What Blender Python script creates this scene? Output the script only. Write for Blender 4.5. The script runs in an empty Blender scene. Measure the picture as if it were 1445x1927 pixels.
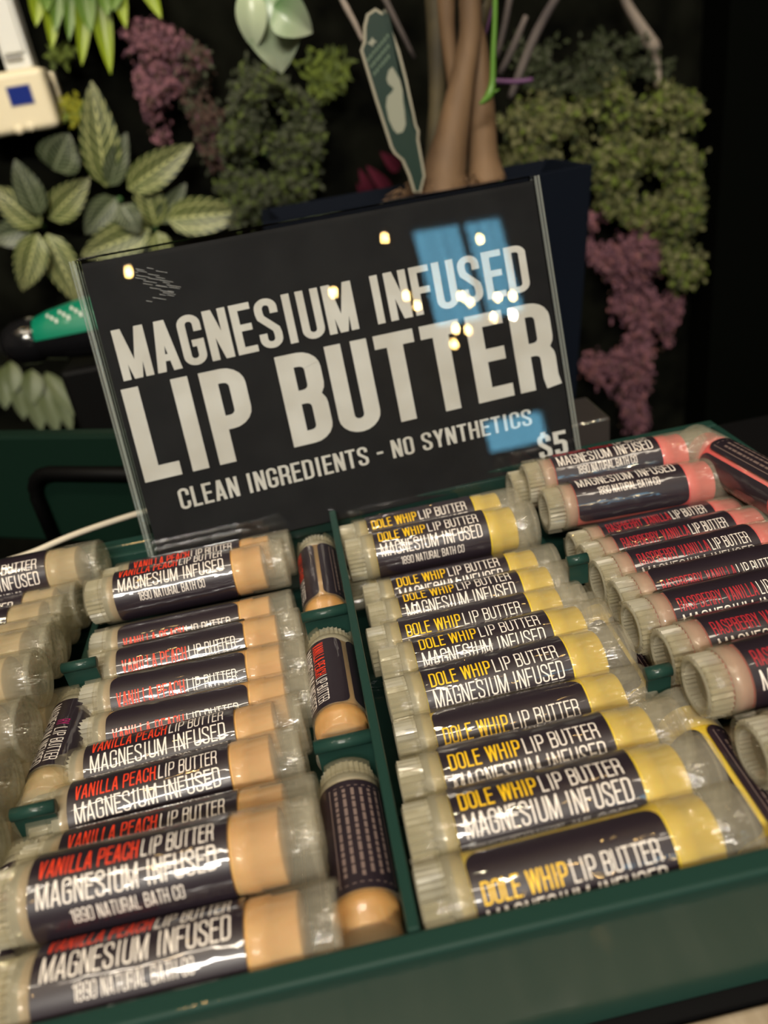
import bpy, bmesh, math, random
from math import sin, cos, pi, radians, degrees, atan2, sqrt, hypot
from mathutils import Vector, Matrix, Euler
random.seed(7)
SC = bpy.context.scene
COL = SC.collection

# ------------------------------------------------------------------ camera
# all working numbers are millimetres in the tray's own frame (x right, y away,
# z up, z=0 the tray rim); K turns them into metres above the shop floor
CAMF, CYAW, CPITCH, CROLL = 1432.95, 0.070454, 0.500071, -0.167438
CPOS = Vector((0.2173, -87.2797, 143.7773))
Z0 = 950.0
def K(x, y, z): return Vector((x*.001, y*.001, (z+Z0)*.001))
_f = Vector((sin(CYAW)*cos(CPITCH), cos(CYAW)*cos(CPITCH), -sin(CPITCH)))
_r = Vector((cos(CYAW), -sin(CYAW), 0)); _u = _r.cross(_f)
R2 = cos(CROLL)*_r + sin(CROLL)*_u
U2 = -sin(CROLL)*_r + cos(CROLL)*_u
cam_d = bpy.data.cameras.new('camera'); cam = bpy.data.objects.new('camera', cam_d); COL.objects.link(cam)
M = Matrix(((R2.x, U2.x, -_f.x, 0), (R2.y, U2.y, -_f.y, 0), (R2.z, U2.z, -_f.z, 0), (0, 0, 0, 1)))
M.translation = K(*CPOS); cam.matrix_world = M
cam_d.sensor_fit = 'HORIZONTAL'; cam_d.sensor_width = 36.0; cam_d.lens = 36.0*CAMF/1445
cam_d.clip_start = .01; cam_d.clip_end = 50
cam_d.dof.use_dof = True; cam_d.dof.focus_distance = .232; cam_d.dof.aperture_fstop = 12.0
cam_d.dof.aperture_blades = 7
SC.camera = cam
def raydir(px, py):
    return R2*((px-722.5)/CAMF) - U2*((py-963.5)/CAMF) + _f
def at(px, py, Y):          # millimetre point at depth y=Y seen at that spot of the photograph
    d = raydir(px, py); return CPOS + d*((Y-CPOS.y)/d.y)
def atz(px, py, Z):
    d = raydir(px, py); return CPOS + d*((Z-CPOS.z)/d.z)

# ------------------------------------------------------------------ world, lights, exposure
SC.view_settings.view_transform = 'Standard'; SC.view_settings.look = 'None'
SC.view_settings.gamma = 1; SC.view_settings.use_curve_mapping = False
SC.view_settings.exposure = 0.0
SC.cycles.use_denoising = True
SC.cycles.max_bounces = 12; SC.cycles.transparent_max_bounces = 24
SC.cycles.caustics_reflective = False; SC.cycles.caustics_refractive = False
SC.cycles.sample_clamp_indirect = 30
W = bpy.data.worlds.new('world'); SC.world = W; W.use_nodes = True
W.node_tree.nodes['Background'].inputs[0].default_value = (.16, .46, .66, 1)   # daylight sky outside the shop window
W.node_tree.nodes['Background'].inputs[1].default_value = 9.0
def area(name, loc, target, sx, sy, power, color):
    l = bpy.data.lights.new(name, 'AREA'); l.shape = 'RECTANGLE'; l.size = sx; l.size_y = sy
    l.energy = power; l.color = color
    o = bpy.data.objects.new(name, l); COL.objects.link(o); o.location = loc
    o.rotation_euler = (Vector(target)-Vector(loc)).to_track_quat('-Z', 'Y').to_euler(); return o
TGT = K(0, 90, 0)
area('ceiling_linear_light', (-.25, -.80, 2.93), TGT, 1.3, .10, 20, (1, .86, .68))
area('ceiling_fill_light', (.8, -.5, 2.93), TGT, .4, .4, 8, (1, .86, .68))  # unseen overhead fill, added for general warm light on the tubes
area('front_fill_light', (-.35, -2.3, 2.93), TGT, 1.3, .34, 165, (1, .93, .82))  # unseen lamp added behind the camera to brighten the sign lettering
area('wall_fill_light', (-.75, -.15, 2.3), K(0, 700, 0), .14, .14, 1.2, (1, .88, .72))  # unseen small lamp added to light the planted wall

# ------------------------------------------------------------------ materials
def mat(name): 
    m = bpy.data.materials.new(name); m.use_nodes = True; return m
def pr(name, col, rough=.5, metal=0, coat=0, spec=.5, sub=0, alpha=None):
    m = mat(name); b = m.node_tree.nodes['Principled BSDF']
    b.inputs['Base Color'].default_value = (*col, 1); b.inputs['Roughness'].default_value = rough
    b.inputs['Metallic'].default_value = metal; b.inputs['Coat Weight'].default_value = coat
    b.inputs['Coat Roughness'].default_value = .04
    b.inputs['Specular IOR Level'].default_value = spec
    if sub:
        b.inputs['Subsurface Weight'].default_value = sub; b.inputs['Subsurface Scale'].default_value = .003
    return m
def bump(m, scale, strength, dist=.001, stretch=(1, 1, 1), coat_only=False, detail=2):
    nt = m.node_tree; b = nt.nodes['Principled BSDF']
    tc = nt.nodes.new('ShaderNodeTexCoord'); mp = nt.nodes.new('ShaderNodeMapping'); mp.inputs['Scale'].default_value = stretch
    no = nt.nodes.new('ShaderNodeTexNoise'); no.inputs['Scale'].default_value = scale; no.inputs['Detail'].default_value = detail
    bu = nt.nodes.new('ShaderNodeBump'); bu.inputs['Strength'].default_value = strength; bu.inputs['Distance'].default_value = dist
    nt.links.new(tc.outputs['Object'], mp.inputs[0]); nt.links.new(mp.outputs[0], no.inputs['Vector'])
    nt.links.new(no.outputs[0], bu.inputs['Height'])
    nt.links.new(bu.outputs[0], b.inputs['Coat Normal'])
    if not coat_only: nt.links.new(bu.outputs[0], b.inputs['Normal'])
    return m
def noisecol(m, c1, c2, scale, stretch=(1, 1, 1), lo=.35, hi=.65, detail=4):
    nt = m.node_tree; b = nt.nodes['Principled BSDF']
    tc = nt.nodes.new('ShaderNodeTexCoord'); mp = nt.nodes.new('ShaderNodeMapping'); mp.inputs['Scale'].default_value = stretch
    no = nt.nodes.new('ShaderNodeTexNoise'); no.inputs['Scale'].default_value = scale; no.inputs['Detail'].default_value = detail
    cr = nt.nodes.new('ShaderNodeValToRGB'); cr.color_ramp.elements[0].position = lo; cr.color_ramp.elements[1].position = hi
    cr.color_ramp.elements[0].color = (*c1, 1); cr.color_ramp.elements[1].color = (*c2, 1)
    nt.links.new(tc.outputs['Object'], mp.inputs[0]); nt.links.new(mp.outputs[0], no.inputs['Vector'])
    nt.links.new(no.outputs[0], cr.inputs[0]); nt.links.new(cr.outputs[0], b.inputs['Base Color']); return m
def see_through(m, opacity, tint=(1, 1, 1)):
    """principled surface mixed with a plain see-through one (thin frosted or clear plastic)"""
    nt = m.node_tree; b = nt.nodes['Principled BSDF']; out = nt.nodes['Material Output']
    tr = nt.nodes.new('ShaderNodeBsdfTransparent'); tr.inputs[0].default_value = (*tint, 1)
    mx = nt.nodes.new('ShaderNodeMixShader'); mx.inputs[0].default_value = opacity
    nt.links.new(tr.outputs[0], mx.inputs[1]); nt.links.new(b.outputs[0], mx.inputs[2]); nt.links.new(mx.outputs[0], out.inputs[0])
    return m
def acrylic(name, tint=(.975, .98, .975), rough=.015, boost=1.0):
    m = mat(name); nt = m.node_tree; nt.nodes.remove(nt.nodes['Principled BSDF']); out = nt.nodes['Material Output']
    tr = nt.nodes.new('ShaderNodeBsdfTransparent'); tr.inputs[0].default_value = (*tint, 1)
    gl = nt.nodes.new('ShaderNodeBsdfGlossy'); gl.inputs['Roughness'].default_value = rough
    fr = nt.nodes.new('ShaderNodeFresnel'); fr.inputs['IOR'].default_value = 1.5
    ml = nt.nodes.new('ShaderNodeMath'); ml.operation = 'MULTIPLY'; ml.inputs[1].default_value = boost; ml.use_clamp = True
    mx = nt.nodes.new('ShaderNodeMixShader')
    nt.links.new(fr.outputs[0], ml.inputs[0]); nt.links.new(ml.outputs[0], mx.inputs[0])
    nt.links.new(tr.outputs[0], mx.inputs[1]); nt.links.new(gl.outputs[0], mx.inputs[2]); nt.links.new(mx.outputs[0], out.inputs[0])
    return m
def emit(name, col, s):
    m = mat(name); nt = m.node_tree; nt.nodes.remove(nt.nodes['Principled BSDF'])
    e = nt.nodes.new('ShaderNodeEmission'); e.inputs[0].default_value = (*col, 1); e.inputs[1].default_value = s
    nt.links.new(e.outputs[0], nt.nodes['Material Output'].inputs[0]); return m

LABEL = bump(pr('label_black_plum', (.016, .0105, .0165), .4, coat=1.0), 300, .45, .0007, (.25, 1, 1), True)
WHITE = bump(pr('print_white', (.78, .72, .66), .5, coat=.5), 260, .2, .0006, (.25, 1, 1), True)
INK = {'vanilla': pr('print_orange_red', (.72, .045, .012), .5, coat=.5), 'dole': pr('print_yellow', (.80, .49, .008), .5, coat=.5),
       'raspberry': pr('print_dark_red', (.34, .012, .022), .5, coat=.5), 'berry': pr('print_magenta', (.33, .012, .12), .5, coat=.5)}
DIM = pr('print_small', (.16, .115, .105), .5)
def balm(name, c1, c2):
    m = pr(name, c1, .42, coat=.35, sub=.25); noisecol(m, c1, c2, 120, (.4, 1, 1), .3, .7); return m
PROD = {'vanilla': balm('balm_peach', (.60, .31, .095), (.72, .42, .15)), 'dole': balm('balm_yellow', (.60, .42, .02), (.72, .53, .045)),
        'raspberry': balm('balm_pink', (.60, .07, .08), (.72, .12, .12)), 'berry': balm('balm_beige', (.50, .37, .20), (.60, .46, .27))}
FROST = bump(see_through(pr('frosted_plastic', (.44, .42, .33), .3, coat=.7, spec=.6), .50, (.92, .91, .85)), 420, .2, .0006, (.35, 1, 1))
BARREL = bump(see_through(pr('barrel_plastic', (.50, .46, .34), .28, coat=.9, spec=.6), .12, (.97, .96, .92)), 420, .7, .0006, (.35, 1, 1))
CAPM = bump(see_through(pr('clear_cap_plastic', (.50, .47, .37), .18, coat=1, spec=.7), .24, (.97, .96, .93)), 380, 1.0, .0008, (.3, 1, 1))
CAPF = bump(see_through(pr('misty_cap_plastic', (.42, .40, .31), .22, coat=1, spec=.7), .30, (.93, .92, .86)), 380, 1.0, .0008, (.3, 1, 1))
GREEN = bump(pr('green_painted_metal', (.011, .038, .030), .5, coat=.45, spec=.15), 900, .06, .0003)
BLACKM = pr('black_counter', (.0025, .0025, .003), .6, spec=.15)
TRIM = noisecol(pr('counter_trim', (.5, .42, .3), .35, coat=.3), (.27, .21, .14), (.40, .33, .24), 30, (6, 1, 1))

# ------------------------------------------------------------------ object helpers
def setp(o, label=None, cat=None, group=None, kind=None):
    if label: o['label'] = label
    if cat: o['category'] = cat
    if group: o['group'] = group
    if kind: o['kind'] = kind
    return o
def empty(name, loc, rot=None):
    o = bpy.data.objects.new(name, None); COL.objects.link(o); o.location = loc
    if rot is not None: o.rotation_euler = rot
    o.empty_display_size = .01
    return o
class MB:
    """collects vertices and faces in millimetres, makes ONE mesh"""
    def __init__(s): s.v = []; s.f = []; s.mi = []; s.sm = []; s.uv = {}
    def add(s, vs, fs, mi=0, sm=False):
        b = len(s.v); s.v += [tuple(x) for x in vs]
        for f in fs: s.f.append(tuple(b+i for i in f)); s.mi.append(mi); s.sm.append(sm)
        return b
    def box(s, a, b, mi=0, mat=None):
        vs = [Vector((x, y, z)) for x in (a[0], b[0]) for y in (a[1], b[1]) for z in (a[2], b[2])]
        if mat: vs = [mat @ v for v in vs]
        s.add(vs, [(0, 1, 3, 2), (4, 6, 7, 5), (0, 4, 5, 1), (2, 3, 7, 6), (0, 2, 6, 4), (1, 5, 7, 3)], mi)
    def lathe(s, prof, n=32, mi=0, a0=0, a1=2*pi, sm=True, axis='x', rf=None):
        """profile (x, r) spun about the x axis"""
        full = abs(a1-a0) > 6.28; m = n if full else n+1; vs = []
        for i in range(m):
            a = a0+(a1-a0)*i/n
            for (x, r) in prof:
                rr = r*(rf(a) if rf else 1)
                vs.append((x, rr*cos(a), rr*sin(a)) if axis == 'x' else (rr*cos(a), rr*sin(a), x))
        k = len(prof); fs = []
        for i in range(n):
            j = (i+1) % m
            for q in range(k-1):
                fs.append((i*k+q, i*k+q+1, j*k+q+1, j*k+q))
        s.add(vs, fs, mi, sm)
    def tube(s, pts, rad, n=8, mi=0, cap=True, sm=True):
        pts = [Vector(p) for p in pts]; vs = []; up = Vector((.13, .2, 1)).normalized()
        for i, p in enumerate(pts):
            t = (pts[min(i+1, len(pts)-1)]-pts[max(i-1, 0)]).normalized()
            a = t.cross(up); a = a.normalized() if a.length > 1e-4 else Vector((1, 0, 0)); b = t.cross(a)
            r = rad[i] if hasattr(rad, '__len__') else rad
            for k in range(n): vs.append(p+a*(r*cos(2*pi*k/n))+b*(r*sin(2*pi*k/n)))
        fs = [(i*n+k, i*n+(k+1) % n, (i+1)*n+(k+1) % n, (i+1)*n+k) for i in range(len(pts)-1) for k in range(n)]
        if cap: fs += [tuple(range(n))[::-1], tuple((len(pts)-1)*n+k for k in range(n))]
        s.add(vs, fs, mi, sm)
    def build(s, name, mats, parent=None, world=False, bevel=0, seg=2, uvs=None, smooth_angle=None):
        me = bpy.data.meshes.new(name)
        if world: vs = [K(*v) for v in s.v]
        else: vs = [Vector(v)*.001 for v in s.v]
        me.from_pydata(vs, [], s.f)
        for m in (mats if isinstance(mats, (list, tuple)) else [mats]): me.materials.append(m)
        me.polygons.foreach_set('material_index', s.mi); me.polygons.foreach_set('use_smooth', s.sm)
        if uvs:
            ul = me.uv_layers.new(name='UVMap')
            for p in me.polygons:
                for li in p.loop_indices: ul.data[li].uv = uvs[me.loops[li].vertex_index]
        me.update(); me.validate()
        o = bpy.data.objects.new(name, me); COL.objects.link(o)
        if parent: o.parent = parent
        if bevel:
            md = o.modifiers.new('bevel', 'BEVEL'); md.width = bevel*.001; md.segments = seg; md.limit_method = 'ANGLE'; md.angle_limit = radians(40)
        return o

# ------------------------------------------------------------------ lettering (own condensed sans, quads only)
def arcp(cx, cy, rx, ry, a0, a1, n=5):
    return [(cx+rx*cos(radians(a0+(a1-a0)*i/n)), cy+ry*sin(radians(a0+(a1-a0)*i/n))) for i in range(n+1)]
GW = {'I': .22, ' ': .17, '-': .28, '1': .27, 'M': .52, 'W': .60, 'L': .335, 'F': .345, 'E': .35, 'T': .37, 'A': .42, 'Y': .41, 'V': .41, '$': .40}
def glyph(ch, t):
    """('s', centre line) strokes of width t and ('q', x0,y0,x1,y1,width) slanted legs; glyph height 1"""
    w = GW.get(ch, .39); a = t/2; x0, x1, y0, y1 = a, w-a, a, 1-a; r = min(.13, (w-t)/2); S = []; m = w/2
    s = lambda *p: S.append(('s', list(p)))
    ring = lambda: [(x0, .5)]+arcp(x0+r, y1-r, r, r, 180, 90)+arcp(x1-r, y1-r, r, r, 90, 0)+[(x1, .5)]+arcp(x1-r, y0+r, r, r, 0, -90)+arcp(x0+r, y0+r, r, r, -90, -180)+[(x0, .5)]
    leg = lambda xa, ya, xb, yb, k=1.0: S.append(('q', xa, ya, xb, yb, t*1.08*k))
    if ch == 'I': s((m, 0), (m, 1))
    elif ch == 'L': s((x0, 1), (x0, 0)); s((x0, y0), (w, y0))
    elif ch == 'E': s((x0, 1), (x0, 0)); s((x0, y0), (w, y0)); s((x0, y1), (w, y1)); s((x0, .52), (w*.93, .52))
    elif ch == 'F': s((x0, 1), (x0, 0)); s((x0, y1), (w, y1)); s((x0, .50), (w*.93, .50))
    elif ch == 'T': s((m, 0), (m, 1)); s((0, y1), (w, y1))
    elif ch == 'H': s((x0, 0), (x0, 1)); s((x1, 0), (x1, 1)); s((x0, .51), (x1, .51))
    elif ch == 'U': S.append(('s', [(x0, 1), (x0, y0+r)]+arcp(x0+r, y0+r, r, r, 180, 270)[1:]+arcp(x1-r, y0+r, r, r, 270, 360)+[(x1, 1)]))
    elif ch in 'O0': S.append(('s', ring()))
    elif ch == 'D': S.append(('s', [(0, y1)]+arcp(x1-r, y1-r, r, r, 90, 0)+arcp(x1-r, y0+r, r, r, 0, -90)+[(0, y0)])); s((x0, 0), (x0, 1))
    elif ch == 'C': S.append(('s', [(x1, .64)]+arcp(x1-r, y1-r, r, r, 0, 90)+arcp(x0+r, y1-r, r, r, 90, 180)+arcp(x0+r, y0+r, r, r, 180, 270)+arcp(x1-r, y0+r, r, r, 270, 360)+[(x1, .36)]))
    elif ch == 'G': S.append(('s', [(x1, .66)]+arcp(x1-r, y1-r, r, r, 0, 90)+arcp(x0+r, y1-r, r, r, 90, 180)+arcp(x0+r, y0+r, r, r, 180, 270)+arcp(x1-r, y0+r, r, r, 270, 360)+[(x1, .5)])); s((m*.95, .5-a), (w, .5-a))
    elif ch == 'S' or ch == '$':
        if ch == '$': s((m, -.09), (m, .02)); s((m, .98), (m, 1.09))
        S.append(('s', [(x1, .69)]+arcp(x1-r, y1-r, r, r, 0, 90)+arcp(x0+r, y1-r, r, r, 90, 180)+[(x0, .72), (x0+.015, .63), (x1-.015, .37), (x1, .28)]+arcp(x1-r, y0+r, r, r, 0, -90)+arcp(x0+r, y0+r, r, r, -90, -180)+[(x0, .31)]))
    elif ch in 'PRB':
        s((x0, 0), (x0, 1)); yb = {'P': .43, 'R': .47, 'B': .52}[ch]
        S.append(('s', [(0, y1)]+arcp(x1-r, y1-r, r, r, 90, 0)+arcp(x1-r, yb+r, r, r, 0, -90)+[(0, yb)]))
        if ch == 'R': S.append(('s', [(m, yb)]+arcp(x1-r, yb-r, r, r, 90, 0)+[(x1, .12), (x1+.02, 0)]))
        if ch == 'B': S.append(('s', [(0, yb)]+arcp(x1-r, yb-r, r, r, 90, 0)+arcp(x1-r, y0+r, r, r, 0, -90)+[(0, y0)]))
    elif ch == 'A': leg(a*1.1, 0, m-.012, 1); leg(w-a*1.1, 0, m+.012, 1); s((w*.24, .27), (w*.76, .27))
    elif ch == 'V': leg(a*1.1, 1, m-.012, 0); leg(w-a*1.1, 1, m+.012, 0)
    elif ch == 'Y': leg(a*1.1, 1, m, .42); leg(w-a*1.1, 1, m, .42); s((m, 0), (m, .46))
    elif ch == 'W': leg(a, 1, w*.27, 0); leg(m, 1, w*.27, 0, .95); leg(m, 1, w*.73, 0, .95); leg(w-a, 1, w*.73, 0)
    elif ch == 'M': s((x0, 0), (x0, 1)); s((x1, 0), (x1, 1)); leg(x0+.01, 1, m, .0, .95); leg(x1-.01, 1, m, .0, .95)
    elif ch == 'N': s((x0, 0), (x0, 1)); s((x1, 0), (x1, 1)); leg(x0+.01, 1, x1-.01, 0)
    elif ch == 'K': s((x0, 0), (x0, 1)); leg(x0+.03, .42, x1, 1); leg(x0+.1, .55, x1, 0)
    elif ch == '-': s((0.02, .47), (w-.02, .47))
    elif ch == '1': s((w-a-.02, 0), (w-a-.02, 1)); s((0.02, .84), (w-a, .84))
    elif ch == '8': S.append(('s', [(x0, .75)]+arcp(x0+r, y1-r, r, r, 180, 90)+arcp(x1-r, y1-r, r, r, 90, 0)+arcp(x1-r, .52+r, r, r, 0, -90)+arcp(x0+r, .52+r, r, r, -90, -180)+[(x0, .75)])); S.append(('s', arcp(x0+r, .52-r, r, r, 180, 90)+arcp(x1-r, .52-r, r, r, 90, 0)+arcp(x1-r, y0+r, r, r, 0, -90)+arcp(x0+r, y0+r, r, r, -90, -180)+[(x0, .4)]))
    elif ch == '9': S.append(('s', [(x1, .6)]+arcp(x1-r, y1-r, r, r, 0, 90)+arcp(x0+r, y1-r, r, r, 90, 180)+arcp(x0+r, .45+r, r, r, 180, 270)+[(x1, .45)])); S.append(('s', [(x1, .7), (x1, y0+r)]+arcp(x1-r, y0+r, r, r, 0, -90)+arcp(x0+r, y0+r, r, r, -90, -180)+[(x0, .25)]))
    elif ch == '5': S.append(('s', [(w, y1), (x0, y1)])); s((x0, 1), (x0, .5)); S.append(('s', [(x0, .56)]+arcp(x1-r, .58-r, r, r, 90, 0)+arcp(x1-r, y0+r, r, r, 0, -90)+arcp(x0+r, y0+r, r, r, -90, -180)+[(x0, .28)]))
    return S, w
def ribbon(pts, t, maxl):
    P = []
    for i in range(len(pts)-1):
        (ax, ay), (bx, by) = pts[i], pts[i+1]; n = max(1, int(math.ceil(hypot(bx-ax, by-ay)/maxl)))
        for k in range(n): P.append((ax+(bx-ax)*k/n, ay+(by-ay)*k/n))
    P.append(pts[-1]); P = [p for i, p in enumerate(P) if i == 0 or hypot(p[0]-P[i-1][0], p[1]-P[i-1][1]) > 1e-4]
    L = []; closed = hypot(P[0][0]-P[-1][0], P[0][1]-P[-1][1]) < 1e-3
    for i, p in enumerate(P):
        a = P[i-1] if i else (P[-2] if closed else p); b = P[i+1] if i < len(P)-1 else (P[1] if closed else p)
        d1 = (p[0]-a[0], p[1]-a[1]); d2 = (b[0]-p[0], b[1]-p[1])
        u = [d for d in (d1, d2) if hypot(*d) > 1e-6]; u = [(d[0]/hypot(*d), d[1]/hypot(*d)) for d in u]
        tx, ty = sum(d[0] for d in u), sum(d[1] for d in u); q = hypot(tx, ty) or 1; tx, ty = tx/q, ty/q
        c = max(.5, abs(tx*u[0][0]+ty*u[0][1])); L.append(((p[0]-ty*t/2/c, p[1]+tx*t/2/c), (p[0]+ty*t/2/c, p[1]-tx*t/2/c)))
    return [(L[i][0], L[i][1], L[i+1][1], L[i+1][0]) for i in range(len(L)-1)]
def text_quads(txt, t=.1, gap=.075, maxl=.25):
    x = 0; out = []
    for ch in txt:
        S, w = glyph(ch, t)
        for s_ in S:
            if s_[0] == 's': q = ribbon(s_[1], t, maxl)
            else:
                _, xa, ya, xb, yb, tw = s_; n = max(1, int(abs(yb-ya)/maxl+.5)); q = []
                for k in range(n):
                    f0, f1 = k/n, (k+1)/n; p0 = (xa+(xb-xa)*f0, ya+(yb-ya)*f0); p1 = (xa+(xb-xa)*f1, ya+(yb-ya)*f1)
                    q.append(((p0[0]-tw/2, p0[1]), (p0[0]+tw/2, p0[1]), (p1[0]+tw/2, p1[1]), (p1[0]-tw/2, p1[1])))
            out += [tuple((px+x, py) for px, py in qq) for qq in q]
        x += w+gap
    return out, x-gap

# ------------------------------------------------------------------ room shell
def st(name, mb, m, bevel=0): return setp(mb.build(name, m, world=True, bevel=bevel), kind='structure')
PLASTER = pr('dark_plaster', (.035, .033, .032), .8); DARKWALL = pr('black_wall', (.0010, .0014, .0009), .9, spec=.03)
FLOORM = noisecol(pr('floor_boards', (.02, .015, .01), .65, spec=.2), (.010, .007, .005), (.022, .015, .010), 3, (1, 8, 1))
b = MB(); b.box((-2600, -3300, -1000), (2800, 900, -950)); st('floor', b, FLOORM)
b = MB(); b.box((-2600, -3300, 2000), (2800, 900, 2050)); st('ceiling', b, pr('ceiling_paint', (.055, .05, .045), .85))
b = MB(); b.box((-2650, -3300, -950), (-2600, 900, 2000)); st('wall_left', b, PLASTER)
b = MB(); b.box((2800, -3300, -950), (2850, 900, 2000)); st('wall_right', b, PLASTER)
GW_X = at(1325, 200, 800).x
b = MB(); b.box((-2600, 850, -950), (2800, 900, 2000)); st('wall_back', b, DARKWALL)
SOIL = noisecol(pr('planting_felt', (.01, .011, .008), .95, spec=.03), (.0012, .0014, .001), (.006, .0065, .0045), 22)
b = MB(); b.box((-1400, 812, -700), (GW_X, 850, 1500)); g = st('trim_1', b, SOIL)
b = MB(); b.box((GW_X+.5, 760, -950), (GW_X+900, 850, 2000)); st('wall_right_pier', b, DARKWALL)
# front wall behind the photographer, with the shop window that the acrylic mirrors
wx0, wx1, wz0, wz1 = 1010, 1560, 1270, 1880
b = MB()
b.box((-2600, -3300, -950), (wx0, -3250, 2000)); b.box((wx1, -3300, -950), (2800, -3250, 2000))
b.box((wx0, -3300, wz1), (wx1, -3250, 2000)); b.box((wx0, -3300, 780), (wx1, -3250, wz0)); b.box((wx0, -3300, -950), (wx1, -3250, 560))
st('wall_front', b, PLASTER)
FRAME = pr('window_frame_dark', (.02, .022, .025), .4)
def window(name, x0, x1, z0, z1, bars):
    o = empty(name, K((x0+x1)/2, -3275, z0)); setp(o, kind='structure')
    f = MB(); y0, y1 = -3290, -3240; t = 26; cx, cz = (x0+x1)/2, z0
    T = Matrix.Translation((-cx, 3275, -cz))
    for a, c in (((x0, y0, z0), (x0+t, y1, z1)), ((x1-t, y0, z0), (x1, y1, z1)), ((x0, y0, z0), (x1, y1, z0+t)), ((x0, y0, z1-t), (x1, y1, z1))): f.box(a, c, 0, T)
    for u in bars: f.box((u-14, y0, z0), (u+14, y1, z1), 0, T)
    f.build('window_frame', FRAME, o); g = MB(); g.box((x0, -3271, z0), (x1, -3268, z1), 0, T); g.build('pane', acrylic('window_glass'), o)
window('window_1', wx0, wx1, wz0, wz1, [1310])
window('window_2', wx0+110, wx1-60, 560, 780, [])
b = MB(); b.box((wx0, -3300, 560), (wx0+110, -3250, 780)); b.box((wx1-60, -3300, 560), (wx1, -3250, 780)); st('trim_2', b, PLASTER)

# hanging shop bulbs (mirrored as golden points in the acrylic)
SX0, SY0, SYAW, STILT = -72.8, 183.6, .0459, .3108
SU = Vector((cos(SYAW), sin(SYAW), 0)); SNH = Vector((-sin(SYAW), cos(SYAW), 0)); SV = Vector((0, 0, cos(STILT)))+SNH*sin(STILT)
SN = SU.cross(SV); SB = Vector((SX0, SY0, 0))
BULBG = emit('warm_bulb_glow', (1, .60, .2), 230); BULBB = emit('bright_bulb_glow', (1, .86, .55), 800); CORDM = pr('black_cord', (.01, .01, .01), .5)
bulbs = [(.27, -.59, 2.28, 2.4, 0), (0, 1.08, 2.22, 2.5, 0), (0, .66, 1.91, 2.6, 0), (0, 1.12, 1.80, 2.9, 0), (0, 1.17, 1.72, 3.0, 0), (0, 1.71, 2.10, 2.6, 0),
         (0, 1.48, 1.73, 2.7, 0), (0, 1.52, 1.68, 2.9, 0), (0, 1.72, 1.68, 2.8, 0), (0, 1.83, 1.67, 2.6, 0), (0, 1.80, 1.54, 2.5, 1), (0, 1.65, 1.55, 2.9, 0),
         (0, 1.39, 1.52, 2.7, 0), (0, 1.46, 1.50, 3.0, 0), (0, 1.35, 1.42, 2.8, 0)]
bproto = None
for i, (_, qx, qz, dist, hot) in enumerate(bulbs):
    # from the mirrored direction: point on the line sign centre -> (qx, -4 m, qz)
    s0 = Vector((0.02+qx*.0, .2, .06)); t = dist/4.2; p = Vector((.02, .2, .07)); q = Vector((qx, -4, qz)); P = p+(q-p)*t
    loc = Vector((P.x, P.y, P.z+.95))
    o = empty('pendant_bulb', loc)
    setp(o, 'small warm bulb hanging on a black cord from the shop ceiling', 'lamp', 'pendant bulbs over the shop')
    m = MB(); m.lathe([(-9, 0), (-8, 4), (-4, 7.5), (1, 8), (8, 6.5), (15, 5), (20, 4.5)], 12, axis='z')
    g = m.build('bulb', BULBB if hot else BULBG, o)
    c = MB(); c.lathe([(19, 7), (34, 7), (36, 3), (40, 2)], 10, axis='z'); c.tube([(0, 0, 38), (0, 0, (2.949-loc.z)*1000)], 1.5, 5); c.build('cord', CORDM, o)

def pendant(loc, hot=0, label=None, group=None):
    o = empty('pendant_bulb', loc); setp(o, label or 'small warm bulb hanging on a black cord from the shop ceiling', 'lamp', group or 'pendant bulbs over the shop')
    m = MB(); m.lathe([(-9, 0), (-8, 4), (-4, 7.5), (1, 8), (8, 6.5), (15, 5), (20, 4.5)], 12, axis='z'); m.build('bulb', BULBB if hot else BULBG, o)
    c = MB(); c.lathe([(19, 7), (34, 7), (36, 3), (40, 2)], 10, axis='z'); c.tube([(0, 0, 38), (0, 0, (2.949-loc[2])*1000)], 1.5, 5); c.build('cord', CORDM, o)
for k, (x, y, z) in enumerate([(-.62, .30, 2.05), (-.38, .18, 2.2), (-.15, .33, 2.1), (.1, .12, 2.25), (.34, .3, 2.12), (.6, .15, 2.2), (-.7, -.25, 2.25), (-.42, -.4, 2.1), (-.12, -.22, 2.3), (.2, -.42, 2.2), (.48, -.2, 2.3), (-.9, .05, 2.15), (-.3, -.75, 2.3), (.35, -.8, 2.25), (-.75, -.8, 2.2), (-1.1, -.4, 2.3)]):
    pendant(Vector((x, y, z)), k % 3 == 0)

# ------------------------------------------------------------------ counter
b = MB(); b.box((-1200, -3.0, -70), (1500, 268, -39.6)); o = b.build('black_countertop', BLACKM, world=True)
setp(o, 'matt black shop countertop that the green display tray stands on', 'counter')
b = MB(); b.box((-1200, -22, -92), (1500, -3.5, -40.2))
o = b.build('counter_edge', TRIM, world=True, bevel=1.4, seg=3); setp(o, 'pale beige counter edge strip below the tray, at the bottom right', 'trim')
b = MB(); b.box((-1150, 0, -950), (1450, 264, -71)); o = b.build('counter_cabinet', BLACKM, world=True); setp(o, 'black cabinet body under the countertop', 'cabinet')

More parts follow.
